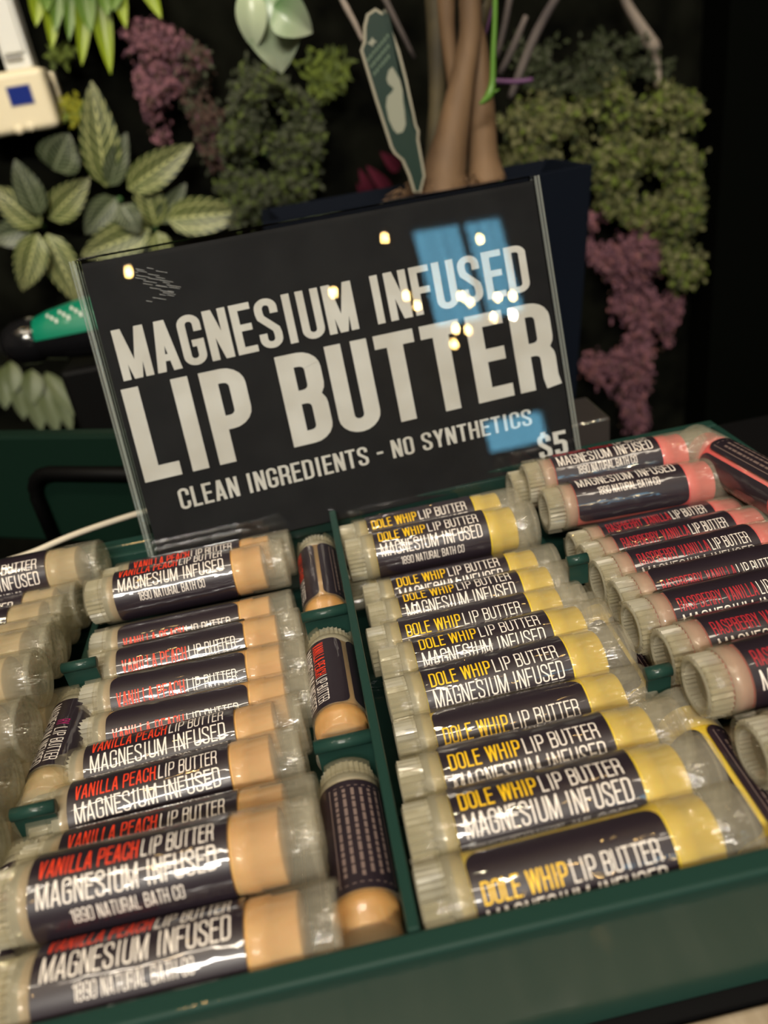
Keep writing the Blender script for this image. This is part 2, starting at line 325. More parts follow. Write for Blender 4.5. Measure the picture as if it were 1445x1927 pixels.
# ------------------------------------------------------------------ the green tray
TX0, TX1 = -166.5, 166.5
tray = empty('display_tray', K(0, 0, -39.6)); setp(tray, 'dark green metal display tray divided into compartments, holding the lip balm tubes', 'tray')
def tpart(name, boxes, bevel=.5, seg=2):
    m = MB(); T = Matrix.Translation((0, 0, 39.6))
    for a, c in boxes: m.box(a, c, 0, T)
    return m.build(name, GREEN, tray, bevel=bevel, seg=seg)
tpart('tray_floor', [((TX0+1, 1, -39.5), (TX1-1, 196, -37.2))], 0)
tpart('front_wall', [((TX0, 0, -39.6), (TX1, 5.2, 0))], 1.1, 4)
tpart('back_wall', [((TX0, 192, -39.6), (TX1, 198, 0))], .9, 3)
tpart('back_ledge', [((TX0+3, 189.6, -12), (TX1-3, 192.1, -3.2))], .6)
tpart('side_wall', [((TX0, 5.3, -39.6), (TX0+3.2, 192, -.1))])
tpart('side_wall', [((TX1-3.2, 5.3, -39.6), (TX1, 192, -.1))])
for x, zt in ((-97.4, -15), (-1.2, -.15), (81.2, -27)): tpart('divider', [((x-1.35, 5.3, -37), (x+1.35, 185.7, zt))], .5)
# cross rails: full height only beside the rows, low in the middle where the tubes lie
for x0, x1, sl, sr in ((-163.2, -98.8, 0, 0), (-96, -2.6, 11, 15), (.2, 79.8, 0, 7), (82.6, 163.2, 0, 0)):
    for y in (61.2, 119.6):
        m = MB(); T = Matrix.Translation((0, 0, 39.6))
        m.box((x0, y-1.4, -37), (x1, y+1.4, -33), 0, T)
        if sl: m.tube([T @ Vector((x0, y, -2.3)), T @ Vector((x0+sl, y, -2.3))], 1.8, 14); m.box((x0, y-.6, -34), (x0+sl-.5, y+.6, -3), 0, T)
        if sr: m.tube([T @ Vector((x1-sr, y, -2.3)), T @ Vector((x1, y, -2.3))], 1.9, 14); m.box((x1-sr+.5, y-.6, -34 if sl else -12), (x1, y+.6, -3), 0, T)
        m.build('cross_rail', GREEN, tray)

# ------------------------------------------------------------------ lip balm tubes
TL, TR = 72.5, 9.3; HL = TL/2
def fr(f): return -HL+TL*f
def on_cyl(x, s, r): return (x, r*sin(s/TR), r*cos(s/TR))
def curved_label(mb, x0, x1, s0, s1, r, corner=3.4, mi=0, n=44):
    vs = []; fs = []
    rows = []
    for i in range(n+1):
        s = s0+(s1-s0)*i/n; rows.append(s)
    for k in (.25, .6, 1.1, 1.8, 2.6): rows += [s0+k, s1-k]
    rows = sorted(set(rows))
    for s in rows:
        d = min(s-s0, s1-s); ins = corner-sqrt(max(0, corner**2-(corner-d)**2)) if d < corner else 0
        for x in (x0+ins, x0+ins+.6, x1-ins-.6, x1-ins): vs.append(on_cyl(x, s, r))
    for i in range(len(rows)-1):
        for k in range(3): fs.append((i*4+k, i*4+k+1, i*4+k+5, i*4+k+4))
    mb.add(vs, fs, mi, True)
def print_line(mb, txt, x0, x1, s0, s1, mi, t=.095, gap=.075, slant=0):
    q, w = text_quads(txt, t, gap); sx = (x1-x0)/w; h = s1-s0
    for k_, qq in enumerate(q): mb.add([on_cyl(x0+px*sx+slant*py, s0+py*h, TR+.06+.006*(k_ % 9)) for px, py in qq], [(0, 1, 2, 3)], mi, True)
def mixw(a, b_, c, t=.095, gap=.075):
    """x range split between the coloured first words and the white rest, by real text width"""
    w1 = text_quads(a, t, gap)[1]; w2 = text_quads(b_, t, gap)[1]; return w1/(w1+w2+.2), (w1+.2)/(w1+w2+.2)
XA, XB = fr(.148), fr(.733)
KINDS = {}
def tube_meshes(kind):
    flavour = {'vanilla': 'VANILLA PEACH', 'dole': 'DOLE WHIP', 'raspberry': 'RASPBERRY VANILLA', 'berry': 'RY'}[kind]
    parts = []
    m = MB(); curved_label(m, XA, XB, -16.8, 14.6, TR+.03); W_ = XB-XA
    a, e = XA+W_*.045, XA+W_*.93
    if kind == 'berry': f1, f2 = .42, .47; print_line(m, flavour, a+(e-a)*.33, a+(e-a)*f1, 3.5, 7.9, 2)
    else:
        f1, f2 = mixw(flavour, 'LIP BUTTER', 0); print_line(m, flavour, a, a+(e-a)*f1, 3.5, 7.9, 2)
    print_line(m, 'LIP BUTTER', a+(e-a)*f2, e, 3.5, 7.9, 1, t=.075)
    print_line(m, 'MAGNESIUM INFUSED', a, e+.4, -2.4, 2.6, 1, t=.078, gap=.085)
    print_line(m, '1890 NATURAL BATH CO', XA+W_*.20, XA+W_*.76, -6.9, -3.7, 1, t=.085)
    parts.append(('label', m, [LABEL, WHITE, INK[kind]]))
    m = MB(); curved_label(m, XA, XB, 16.4, 39.8, TR+.03)
    rr = random.Random(4)
    for k, s in enumerate((23.2, 25.6, 28, 30.4, 32.8, 35.2)):
        x = XA+3.5
        while x < XB-6:
            w = rr.uniform(1.2, 3.4); mb_h = .95
            vs = [on_cyl(x, s, TR+.07), on_cyl(x+w, s, TR+.07), on_cyl(x+w, s+mb_h, TR+.07), on_cyl(x, s+mb_h, TR+.07)]
            m.add(vs, [(0, 1, 2, 3)], 1, True); x += w+.6
    for s in (21.6, 37.6):
        m.add([on_cyl(XA+2.2, s, TR+.07), on_cyl(XB-2.2, s, TR+.07), on_cyl(XB-2.2, s+.3, TR+.07), on_cyl(XA+2.2, s+.3, TR+.07)], [(0, 1, 2, 3)], 1, True)
    for x in (XA+2.2, XB-2.5):
        for k in range(8):
            s = 21.6+k*2.04; m.add([on_cyl(x, s, TR+.07), on_cyl(x+.3, s, TR+.07), on_cyl(x+.3, s+2.04, TR+.07), on_cyl(x, s+2.04, TR+.07)], [(0, 1, 2, 3)], 1, True)
    parts.append(('ingredients_label', m, [LABEL, DIM]))
    # coloured balm inside the barrel
    m = MB(); m.lathe([(fr(.112), 0), (fr(.112), 8.1), (fr(.735), 8.55), (fr(.74), 8.75), (fr(.80), 8.75), (fr(.803), 8.3), (fr(.878), 8.3), (fr(.884), 7.9), (fr(.886), 0)], 36); parts.append(('balm', m, PROD[kind]))
    # clear barrel with two tongues over the dial
    m = MB(); m.lathe([(fr(.072), TR-1.2), (fr(.072), TR-.05), (fr(.078), TR), (fr(.735), TR), (fr(.735), TR-.5)], 40)
    for a0 in (radians(50), radians(230)):
        m.lathe([(fr(.072), TR-1.2), (fr(.002), TR-1.2), (fr(.0), TR-.9), (fr(0), TR-.3), (fr(.002), TR), (fr(.072), TR)], 14, a0=a0, a1=a0+radians(92))
        for aa in (a0, a0+radians(92)):
            v = [(x, r*cos(aa), r*sin(aa)) for x, r in ((fr(0), TR-1.2), (fr(.072), TR-1.2), (fr(.072), TR), (fr(0), TR))]; m.add(v, [(0, 1, 2, 3)])
    parts.append(('barrel', m, BARREL))
    # ribbed hollow dial
    m = MB(); N = 30
    for side, ra, rb, x0, x1 in (('o', 8.0, 7.3, fr(.004), fr(.085)), ('i', 6.0, 5.3, fr(.004), fr(.045))):
        vs = []; k = N*2
        for i in range(k):
            a = 2*pi*i/k; r = ra if (i//1) % 2 == 0 else rb
            for x in (x0, x1): vs.append((x, r*cos(a), r*sin(a)))
        m.add(vs, [(2*i, 2*i+1, (2*i+3) % (2*k), (2*i+2) % (2*k)) for i in range(k)])
    m.lathe([(fr(.004), 5.7), (fr(-.002), 6.1), (fr(-.002), 7.2), (fr(.004), 7.6)], 36)
    m.lathe([(fr(.045), 5.7), (fr(.045), 1.4), (fr(.036), 1.1), (fr(.036), 0)], 20); m.lathe([(fr(.085), 8.0), (fr(.088), 8.6), (fr(.146), 8.6), (fr(.146), 8.3)], 28)
    parts.append(('dial', m, FROST))
    # cap: thin open shell with its flat end
    m = MB(); m.lathe([(fr(.742), TR-.55), (fr(.742), TR), (fr(.985), TR+.05), (fr(.996), TR-.12), (fr(1), TR-.6), (fr(1), 1.6), (fr(.998), 1.3), (fr(.998), 0)], 40)
    m.lathe([(fr(.972), TR-.6), (fr(.984), TR-.9), (fr(.984), 0)], 36)
    parts.append(('cap', m, CAPF if kind in ('berry',) else CAPM))
    return parts
FLNAME = {'vanilla': 'vanilla peach', 'dole': 'yellow pineapple', 'raspberry': 'pink raspberry', 'berry': 'beige berry'}
def make_tube(kind, loc, yaw, tilt, roll, label, group, ls=1, rs=1):
    """loc mm; yaw/tilt of the axis; roll = direction the words face (deg, 90 = straight up, 0 = to the viewer)"""
    mb_ = Matrix.Rotation(radians(yaw), 4, 'Z') @ Matrix.Rotation(radians(-tilt), 4, 'Y') @ Matrix.Rotation(radians(90-roll), 4, 'X')
    o = empty('lip_balm_tube', K(*loc)); o.rotation_euler = mb_.to_euler(); o.scale = (ls, rs, rs)
    setp(o, label, 'lip balm', group)
    if kind not in KINDS: KINDS[kind] = [p[1].build(p[0], p[2], o) for p in tube_meshes(kind)]
    else:
        for p in KINDS[kind]:
            c = p.copy(); COL.objects.link(c); c.parent = o
    return o
def col(kind, rows, group, labels):
    for (x, y, z, yaw, tilt, roll), lb in zip(rows, labels): make_tube(kind, (x, y, z), yaw, tilt, roll, lb, group)
ORD = ['rearmost', 'second', 'third', 'fourth', 'fifth', 'sixth', 'seventh', 'eighth', 'ninth', 'tenth', 'eleventh']
vrows = [(-55.5, 173.0, -8, 0, 0, 43), (-57.5, 157.6, -3, .5, 0, 56), (-57.4, 142.6, -16, 0, 0, 10), (-55.1, 127.4, -14.5, 1, 0, 14), (-54.1, 110.7, -14, -.5, 0, 10), (-53.5, 96.5, -15.5, 0, 0, 10),
         (-56.8, 82.2, -14, 2, 1, 64), (-57.6, 67.2, -12.5, 2, 1, 49), (-54.1, 46.5, -9, 1, 0, 54), (-53.5, 31, 1, 0, 0, 54), (-51.5, 14.2, -6.5, 0, 0, 83)]
vl = ['rearmost vanilla peach tube with red words, half hidden right under the acrylic sign', 'fully visible vanilla peach tube near the sign, with three full lines of words',
      'vanilla peach tube directly in front of the fully visible one, mostly plain black label', 'fourth vanilla peach tube from the sign, red words cut off at their foot',
      'fifth vanilla peach tube from the sign, with bright streak over the black label', 'sixth vanilla peach tube from the sign, words half covered by the next tube',
      'seventh vanilla peach tube from the sign, lying level with white MAGNESIUM INFUSED below red words', 'eighth vanilla peach tube from the sign, pushed left with bold orange red words',
      'ninth vanilla peach tube from the sign, mostly covered by the big near one', 'large near vanilla peach tube lying on top, full three lines of words visible',
      'vanilla peach tube nearest the tray front at the bottom left']
col('vanilla', vrows, 'vanilla peach tubes in the left middle compartment', vl)
drows = [(36.3, 173.3, -10, 1, 0, 33), (37.2, 157.2, -8, -.5, 0, 41), (40.2, 141.6, -19, 0, 0, 43), (40.5, 126.5, -17, 0, 0, 55), (38.2, 110.4, -15, 0, 0, 32), (40.5, 96.2, -13, 0, 0, 49),
         (40.2, 81.2, -12, 1.5, 0, 38), (40.0, 66.5, -15.5, 0, 0, 18), (38.5, 46, -9, 0, 0, 44), (37.6, 29.1, -5, 0, 0, 53), (37.2, 14.3, -6.0, 1, 0, 17)]
dl = ['rearmost yellow balm tube, just showing behind the fully visible one', 'fully visible yellow balm tube near the sign, with all three lines of words',
      'third yellow balm tube from the sign, directly in front of the fully visible one', 'fourth yellow balm tube from the sign, MAGNESIUM INFUSED half covered',
      'fifth yellow balm tube from the sign, showing a single clean line of words', 'sixth yellow balm tube from the sign, two lines showing',
      'seventh yellow balm tube from the sign, turned slightly to the right', 'eighth yellow balm tube from the sign, its words caught by a bright streak',
      'ninth yellow balm tube from the sign, third from the tray front', 'tenth yellow balm tube from the sign, second from the tray front',
      'nearest yellow balm tube lying along the tray front edge']
col('dole', drows, 'yellow balm tubes in the right middle compartment', dl)
rrows = [(112, 173.8, 0, -1, 0, 70), (114.4, 158.1, -5, -1.5, -1, 86), (119.5, 143.6, -16, 0, 0, 43), (118.2, 128.7, -12, 0, 0, 33), (116.6, 113, -8.5, 0, 0, 32), (117.2, 99.5, -8, 0, 0, 18),
         (115.5, 84.9, -6, 0, 0, 28), (117, 68, -4, 0, 0, 37), (116.2, 49, 2, 0, 0, 33), (119.4, 28.7, -2, 0, 0, 20), (118, 14.4, -16, 0, 0, 30)]
rl = ['rearmost pink raspberry tube beside the price on the sign', 'second pink raspberry tube from the back, long bright streak over its black label',
      'third pink raspberry tube from the back, dim red words', 'fourth pink raspberry tube from the back, words half covered', 'fifth pink raspberry tube from the back, clear white LIP BUTTER',
      'sixth pink raspberry tube from the back, its black label corner rounded', 'seventh pink raspberry tube from the back, white letters peeking out below the red words',
      'eighth pink raspberry tube from the back, cut by the right picture edge', 'ninth pink raspberry tube from the back, its ribbed open ring end turned to the viewer',
      'frosted end of a near raspberry tube at the right picture edge', 'lowest near raspberry tube at the right picture edge']
col('raspberry', rrows, 'pink raspberry tubes in the far right compartment', rl)
# tubes hidden below the top layer but peeping out at the ribbed ends
make_tube('raspberry', (108, 181, -6, ), -1, 0, 40, 'pink raspberry tube end behind the rearmost one, next to the sign', 'pink raspberry tubes in the far right compartment')
make_tube('dole', (35.4, 164, -25), 1, 0, 60, 'yellow balm tube lying beneath the rear ones, only its frosted end showing', 'yellow balm tubes in the right middle compartment')
make_tube('raspberry', (118.8, 127, -29), 0, 0, 60, 'pink raspberry tube of the lower layer under the rear rows', 'pink raspberry tubes in the far right compartment')
make_tube('raspberry', (119.4, 84, -27), 0, 0, 60, 'pink raspberry tube of the lower layer under the middle rows', 'pink raspberry tubes in the far right compartment')
make_tube('raspberry', (119.2, 46, -24), 0, 0, 60, 'pink raspberry tube of the lower layer under the near rows', 'pink raspberry tubes in the far right compartment')
lrows = [(-127.7, 178.6, 1, 0, 0, 24), (-136.5, 166.5, -8, 0, 0, 22), (-137.8, 154.5, -6, 0, 0, 45), (-137.6, 140, -4, 0, 0, 40), (-134.3, 126, 1, 0, 0, 30), (-133.8, 108.7, 4, 0, 0, 30),
         (-133.7, 89.8, 1, 0, 0, 30), (-134.8, 71.2, -1, 0, 0, 30), (-134, 52, -3, 0, 0, 30)]
ll = ['beige tube with magenta letters lying along the tray back at the far left', 'second beige tube from the back in the far left compartment, white LIP BUTTER showing', 'third beige tube from the back in the far left compartment',
      'fourth beige tube from the back in the far left compartment', 'fifth beige tube from the back in the far left compartment', 'beige tube at the far left with its big round cap end uppermost',
      'seventh beige tube from the back in the far left compartment, lower round cap end', 'eighth beige tube from the back at the left picture edge', 'lowest beige tube end cut by the left picture edge']
col('berry', lrows, 'beige tubes in the far left compartment', ll)
# lower layer at the left
for x, y, z, l in ((-131, 117, -19, 'dim beige cap end deep between the upper ones'), (-131.5, 98, -20, 'dim beige cap end below the big round one'), (-133, 78, -24, 'dim beige cap end lowest in the far left compartment')):
    make_tube('berry', (x, y, z), 0, 0, 50, l, 'beige tubes in the far left compartment')
# tubes standing lengthwise in the gaps
def along(kind, x, y0, y1, z0, z1, roll, label, group, rs=.88, flip=False):
    """axis from dial end (x,y0,z0) to cap end (x2,y1,z1)"""
    a = Vector((x, y0, z0)); c = Vector((x if not isinstance(flip, tuple) else flip[0], y1, z1)); d = c-a
    o = make_tube(kind, (a+c)/2, degrees(atan2(d.y, d.x)), degrees(math.asin(d.z/d.length)), roll, label, group, ls=d.length/TL, rs=rs); return o
G2 = 'tubes lying lengthwise in the gaps beside the rows'
along('vanilla', -10.5, 182, 125, -14, -17, -5, 'vanilla peach tube lengthwise behind the rear green cross rail, below the sign', G2)
along('vanilla', -10.5, 115.5, 66, -11.5, -13, 30, 'vanilla peach tube lengthwise between the two green cross rails, red letters at its left', G2)
along('vanilla', -10.9, 57, 8, -11, -14.5, -76, 'vanilla peach tube lengthwise in the nearest gap, showing its small brown print', G2)
along('vanilla', -19.5, 56, 9, -27, -28, -60, 'second vanilla peach tube deep in the nearest gap beside the other', G2, .8)
along('dole', 79.5, 6.5, 59, -18, -14, 200, 'yellow balm tube lengthwise at the right end of the nearest row, mostly black label', G2)
along('dole', 78.5, 64, 117, -24, -21, 200, 'yellow balm tube lengthwise at the right end of the middle rows', G2, .8)
along('berry', -93, 116, 66, -15, -12, 60, 'dark labelled tube lengthwise between the beige and the vanilla peach rows', G2, .85)
along('berry', -93, 57, 10, -14, -14, 60, 'tube lengthwise in the nearest left gap, only its frosted end showing', G2, .85)
along('raspberry', 154.5, 113, 181, 2, -1, 245, 'pink raspberry tube lengthwise at the tray right edge, boxed small print showing', G2, .95, (149.5,))

# ------------------------------------------------------------------ the acrylic sign (7 x 5 inch pocket leaning on the back ledge)
def sp(u, v, n=0): return SB+SU*u+SV*v+SN*n
sgn = empty('sign_holder', K(*sp(89, -16)))
setp(sgn, 'clear acrylic sign holder with black lip butter price card at the tray back', 'sign')
SMAT = Matrix((( SU.x, -SN.x, SV.x, 0), (SU.y, -SN.y, SV.y, 0), (SU.z, -SN.z, SV.z, 0), (0, 0, 0, 1)))   # local x=right y=away z=up
SMAT.translation = K(*sp(0, 0)); sgn.matrix_world = SMAT
ACR = acrylic('clear_acrylic', boost=1.15)
def aged(m):
    nt = m.node_tree; gl = [n for n in nt.nodes if n.type == 'BSDF_GLOSSY'][0]
    no = nt.nodes.new('ShaderNodeTexNoise'); no.inputs['Scale'].default_value = 30; no.inputs['Detail'].default_value = 6
    mr = nt.nodes.new('ShaderNodeMapRange'); mr.inputs[1].default_value = .35; mr.inputs[2].default_value = .75; mr.inputs[3].default_value = .004; mr.inputs[4].default_value = .025
    tc = nt.nodes.new('ShaderNodeTexCoord'); nt.links.new(tc.outputs['Object'], no.inputs['Vector'])
    nt.links.new(no.outputs[0], mr.inputs[0]); nt.links.new(mr.outputs[0], gl.inputs['Roughness'])
aged(ACR)
EDGE = see_through(pr('acrylic_edge', (.5, .53, .5), .1, coat=1, spec=.9), .14, (.93, .95, .94))
UL, UR, VB, VT = -3.5, 179.5, -16, 111.5
m = MB(); m.box((UL+2.6, 0, VB), (UR-2.6, 1.6, VT)); m.build('front_pane', ACR, sgn, bevel=.3)
m = MB(); m.box((UL+2.6, 4.2, VB), (UR-2.6, 6.2, VT+1.2)); m.build('back_pane', ACR, sgn, bevel=.3)
for x0 in (UL, UR-2.5):
    m = MB()
    m.box((x0, .6, VB), (x0+2.4, 6, VT)); m.box((x0+.3, .1, VB), (x0+.8, .5, VT)); m.box((x0+1.5, -.1, VB), (x0+2.2, .4, VT))
    m.build('side_fold', EDGE, sgn, bevel=.35, seg=3)
m = MB(); m.box((UL, 6.3, 8), (UL+1.2, 13, VT-1)); m.box((UL+.2, 12, 8), (UL+2, 14.5, VT-2)); m.build('side_fold', EDGE, sgn, bevel=.3)
CARD = noisecol(pr('card_black', (.012, .012, .014), .7, spec=.2), (.0065, .0065, .008), (.012, .012, .0135), 60)
CWHITE = noisecol(pr('card_white', (.72, .68, .62), .55), (.66, .62, .55), (.78, .75, .69), 50)
m = MB(); m.box((.4, 2.2, -5.5), (177.6, 3.2, 110.2)); card = m.build('poster', CARD, sgn)
m = MB(); ys = 2.12
def sline(txt, u0, u1, v0l, v0r, h0, h1, t, gap=.075):
    q, w = text_quads(txt, t, gap, 2.0)
    for k_, qq in enumerate(q):
        vs = []; ys = 2.13-.012*(k_ % 23)
        for px, py in qq:
            f = px/w; vs.append((u0+(u1-u0)*f, ys, v0l+(v0r-v0l)*f+py*(h0+(h1-h0)*f)))
        m.add(vs, [(0, 1, 2, 3)], 0)
sline('MAGNESIUM INFUSED', 4.6, 169.3, 65.6, 69.0, 19.2, 18.3, .135, .062)
sline('LIP BUTTER', 2.6, 175.2, 25.9, 29.5, 36.8, 34.6, .15, .062)
sline('CLEAN INGREDIENTS - NO SYNTHETICS', 13.6, 160.8, 12.4, 15.6, 8.3, 6.8, .12, .075)
sline('$5', 161.6, 174.3, .2, .2, 10.4, 10.4, .15, .08)
m.build('lettering', CWHITE, card)
m = MB(); rr = random.Random(3)
for k in range(26):
    u, v = 21+rr.uniform(-4, 7)+k*.12, 104.5-k*.48+rr.uniform(-.8, .8); l = rr.uniform(2, 5)
    m.add([(u, -.03, v), (u+l, -.03, v-l*.35), (u+l, -.03, v-l*.35+.18), (u, -.03, v+.25)], [(0, 1, 2, 3)])
m.build('scuff_mark', see_through(pr('scuffed_acrylic', (.5, .52, .52), .6), .35), sgn)
m = MB(); m.box((20, 1, -30), (150, 4, VB-.05)); m.build('foot', ACR, sgn, bevel=.3)

# ------------------------------------------------------------------ things on the counter behind the tray
# planter with trunks
PY = 405.0
pc = [at(490, 423, PY), at(1114, 309, PY), at(1088, 815, PY-25)]
POTM = bump(pr('planter_black', (.003, .0048, .0095), .75, spec=.06), 300, .1)
pot = empty('planter', K(pc[1].x-103, PY+37, -950)); setp(pot, 'tapered square glossy black planter behind the sign with a tree growing in coir', 'planter')
oz = -950
ztop = at(1114, 309, PY).z; hw = 104; bw = 82
def frustum(mb, h0, h1, z0, z1, T):
    hy = 36; vs = [T @ Vector((sx*h0, sy*hy*h0/hw, z0)) for sx, sy in ((-1, -1), (1, -1), (1, 1), (-1, 1))]+[T @ Vector((sx*h1, sy*hy*h1/hw, z1)) for sx, sy in ((-1, -1), (1, -1), (1, 1), (-1, 1))]
    return vs
m = MB(); I = Matrix.Identity(4); zt = ztop+950
o_ = frustum(m, bw, hw, 780, zt, I); i_ = frustum(m, bw-8, hw-5, zt-30, zt, I)
b0 = m.add(o_+i_, [(0, 1, 5, 4), (1, 2, 6, 5), (2, 3, 7, 6), (3, 0, 4, 7), (3, 2, 1, 0), (4, 5, 13, 12), (5, 6, 14, 13), (6, 7, 15, 14), (7, 4, 12, 15), (12, 13, 9, 8), (13, 14, 10, 9), (14, 15, 11, 10), (15, 12, 8, 11), (8, 9, 10, 11)])
m.build('pot', POTM, pot, bevel=1.2)
COIR = noisecol(pr('coir', (.2, .12, .06), .95), (.07, .04, .022), (.26, .16, .085), 90)
m = MB(); rr = random.Random(5); n = 26
vs = [((hw-8)*(2*i/(n-1)-1), 32*(2*j/(n-1)-1), zt-24+27*math.exp(-((2*i/(n-1)-1.12)**2*7+(2*j/(n-1)-1.0)**2*1.2))+rr.uniform(-1.6, 1.6)) for j in range(n) for i in range(n)]
m.add(vs, [(j*n+i, j*n+i+1, (j+1)*n+i+1, (j+1)*n+i) for j in range(n-1) for i in range(n-1)], 0, True)
for k in range(260):
    x, y = rr.gauss(.12*hw, 20), rr.uniform(-30, 26); z = zt-22+26*math.exp(-((x/hw-.15)**2*5+(y/32)**2*1.2)); a = rr.uniform(0, 6.28); l = rr.uniform(5, 16)
    p = [Vector((x, y, z)), Vector((x+cos(a)*l*.5, y+sin(a)*l*.5, z+rr.uniform(1, 5))), Vector((x+cos(a)*l, y+sin(a)*l, z+rr.uniform(-1, 2)))]
    m.tube(p, .45, 3, cap=False)
o = m.build('coir_soil', COIR, pot); o['kind'] = 'stuff'
BARK = bump(noisecol(pr('trunk_bark', (.3, .19, .1), .7), (.075, .042, .02), (.20, .12, .06), 30, (1, 1, .25)), 60, .5, .002, (1, 1, .3))
STEMD = noisecol(pr('stem_dark', (.06, .05, .02), .7), (.028, .022, .01), (.09, .07, .03), 20)
def pxpath(pts, Y):
    """photo points at a given depth -> mm points"""
    return [at(p[0], p[1], Y+(p[3] if len(p) > 3 else 0)) for p in pts], [p[2]*((at(p[0]+1, p[1], Y)-at(p[0], p[1], Y)).length)/2 for p in pts]
b = MB(); b.box((pc[1].x-212, 300, -950), (pc[1].x+30, 520, -175)); setp(b.build('plant_stand', BLACKM, world=True), 'black stand behind the counter that carries the planter', 'stand')
tree = empty('potted_tree', K(*at(880, 340, PY+40))); setp(tree, 'thin trunked tree with brown smooth trunks rising out of the black planter', 'tree')
TB = at(880, 340, PY+40)
def treepart(name, pts, Y, mt, n=12, parent=tree, base=TB, smooth=3):
    P, Rr = pxpath(pts, Y); Q = []; QR = []
    for i in range(len(P)-1):          # Catmull-Rom
        p0, p1, p2, p3 = P[max(i-1, 0)], P[i], P[i+1], P[min(i+2, len(P)-1)]
        for k in range(smooth):
            t = k/smooth; Q.append(.5*((2*p1)+(p2-p0)*t+(2*p0-5*p1+4*p2-p3)*t*t+(3*p1-p0-3*p2+p3)*t**3)); QR.append(Rr[i]+(Rr[i+1]-Rr[i])*t)
    Q.append(P[-1]); QR.append(Rr[-1])
    m = MB(); m.tube([q-base for q in Q], QR, n); return m.build(name, mt, parent)
treepart('trunk', [(838, 372, 100), (835, 330, 84), (850, 255, 62), (868, 160, 48), (884, 70, 42), (884, 0, 42), (880, -60, 42), (850, -420, 36)], PY+30, BARK, 16)
treepart('trunk', [(915, 345, 76), (908, 290, 56), (905, 200, 50), (900, 120, 42), (893, 70, 40), (880, 10, 36), (905, -60, 34), (930, -420, 28)], PY+40, BARK, 16)
treepart('trunk', [(880, 330, 40), (874, 230, 22), (886, 120, 26), (906, 20, 34), (912, -40, 34), (900, -420, 30)], PY+48, STEMD)
treepart('trunk', [(812, 340, 34), (822, 200, 30), (822, 80, 36), (816, -40, 40), (790, -420, 30)], PY+52, STEMD)
treepart('trunk', [(858, 190, 22), (842, 60, 30), (838, -30, 36), (820, -420, 28)], PY+46, BARK)
LIME = pr('stem_lime', (.085, .20, .025), .4, coat=.3)
treepart('green_shoot', [(936, -300, 9), (932, -30, 11), (931, 40, 10), (928, 100, 11), (927, 150, 12), (921, 178, 17), (908, 192, 8), (902, 196, 2)], PY+10, LIME, 8)
treepart('green_shoot', [(922, 180, 8), (932, 172, 5), (940, 168, 1)], PY+10, LIME, 6)
PURP = pr('petiole_purple', (.12, .05, .13), .5)
treepart('petiole', [(922, -30, 22), (918, 20, 20), (910, 70, 8)], PY+48, PURP, 8)
PALE = noisecol(pr('stem_pale', (.28, .23, .19), .7), (.17, .14, .12), (.34, .29, .24), 25)
DPALE = noisecol(pr('stem_dull', (.09, .075, .07), .8), (.05, .04, .04), (.12, .1, .09), 25)
treepart('petiole', [(560, -240, 9), (632, -30, 10), (652, 15, 13), (668, 45, 11), (684, 80, 8)], PY+30, PALE, 8)
treepart('twig', [(962, -20, 14), (950, 45, 12), (934, 110, 10)], PY+120, DPALE, 6)
treepart('twig', [(1056, -20, 16), (1010, 60, 18), (975, 145, 16), (960, 185, 12)], PY+150, DPALE, 6)
treepart('twig', [(990, 30, 10), (965, 90, 14), (940, 140, 12)], PY+135, DPALE, 6)
treepart('twig', [(925, 152, 9), (970, 154, 9), (1002, 150, 8)], PY+110, PURP, 6)
treepart('twig', [(720, -10, 12), (745, 40, 10), (780, 110, 8)], PY+150, DPALE, 6)
br = empty('dry_branch', K(*at(1236, 95, 760))); setp(br, 'pale dry hooked branch hanging in front of the green wall, upper right', 'branch'); BB = at(1236, 95, 760)
treepart('twig', [(1165, -40, 14), (1178, 5, 16), (1205, 50, 20), (1228, 88, 26), (1232, 100, 14), (1238, 130, 10), (1237, 165, 12)], 780, PALE, 8, br, BB)
treepart('twig', [(1228, 88, 16), (1238, 88, 9), (1243, 91, 3)], 780, PALE, 6, br, BB)

# plant tag
TAGG = pr('tag_green', (.004, .022, .014), .5, coat=.1); TAGC = pr('tag_cream', (.30, .28, .21), .5); TAGW = pr('tag_print', (.25, .26, .20), .5)
outline = [(684, 50), (690, 26), (706, 15), (718, 22), (728, 24), (723, 16), (752, 95), (766, 150), (784, 235), (789, 246), (788, 262), (795, 300), (800, 330), (792, 362), (778, 362), (768, 330), (756, 302), (742, 290), (735, 278), (706, 188), (678, 95), (684, 78)]
TY = PY+16; tb = at(785, 362, TY)
tg = empty('plant_tag', K(*tb)); setp(tg, 'dark green plant tag with cream edge and pale printed shape, stuck in the planter', 'plant tag')
pts = [at(x, y, TY)-tb for x, y in outline]; cen = sum(pts, Vector())/len(pts)
def plate(name, pts, y0, y1, mt, parent):
    bm = bmesh.new(); vs = [bm.verts.new((p.x*.001, (p.y+y0)*.001, p.z*.001)) for p in pts]; f = bm.faces.new(vs)
    r = bmesh.ops.extrude_face_region(bm, geom=[f]); bmesh.ops.translate(bm, vec=(0, (y1-y0)*.001, 0), verts=[e for e in r['geom'] if isinstance(e, bmesh.types.BMVert)])
    bmesh.ops.triangulate(bm, faces=[g for g in bm.faces if len(g.verts) > 4]); bmesh.ops.recalc_face_normals(bm, faces=bm.faces)
    me = bpy.data.meshes.new(name); bm.to_mesh(me); bm.free(); me.materials.append(mt); o = bpy.data.objects.new(name, me); COL.objects.link(o); o.parent = parent; return o
plate('tag_edge', pts, 0, 2.2, TAGC, tg)
n = len(pts); inn = []
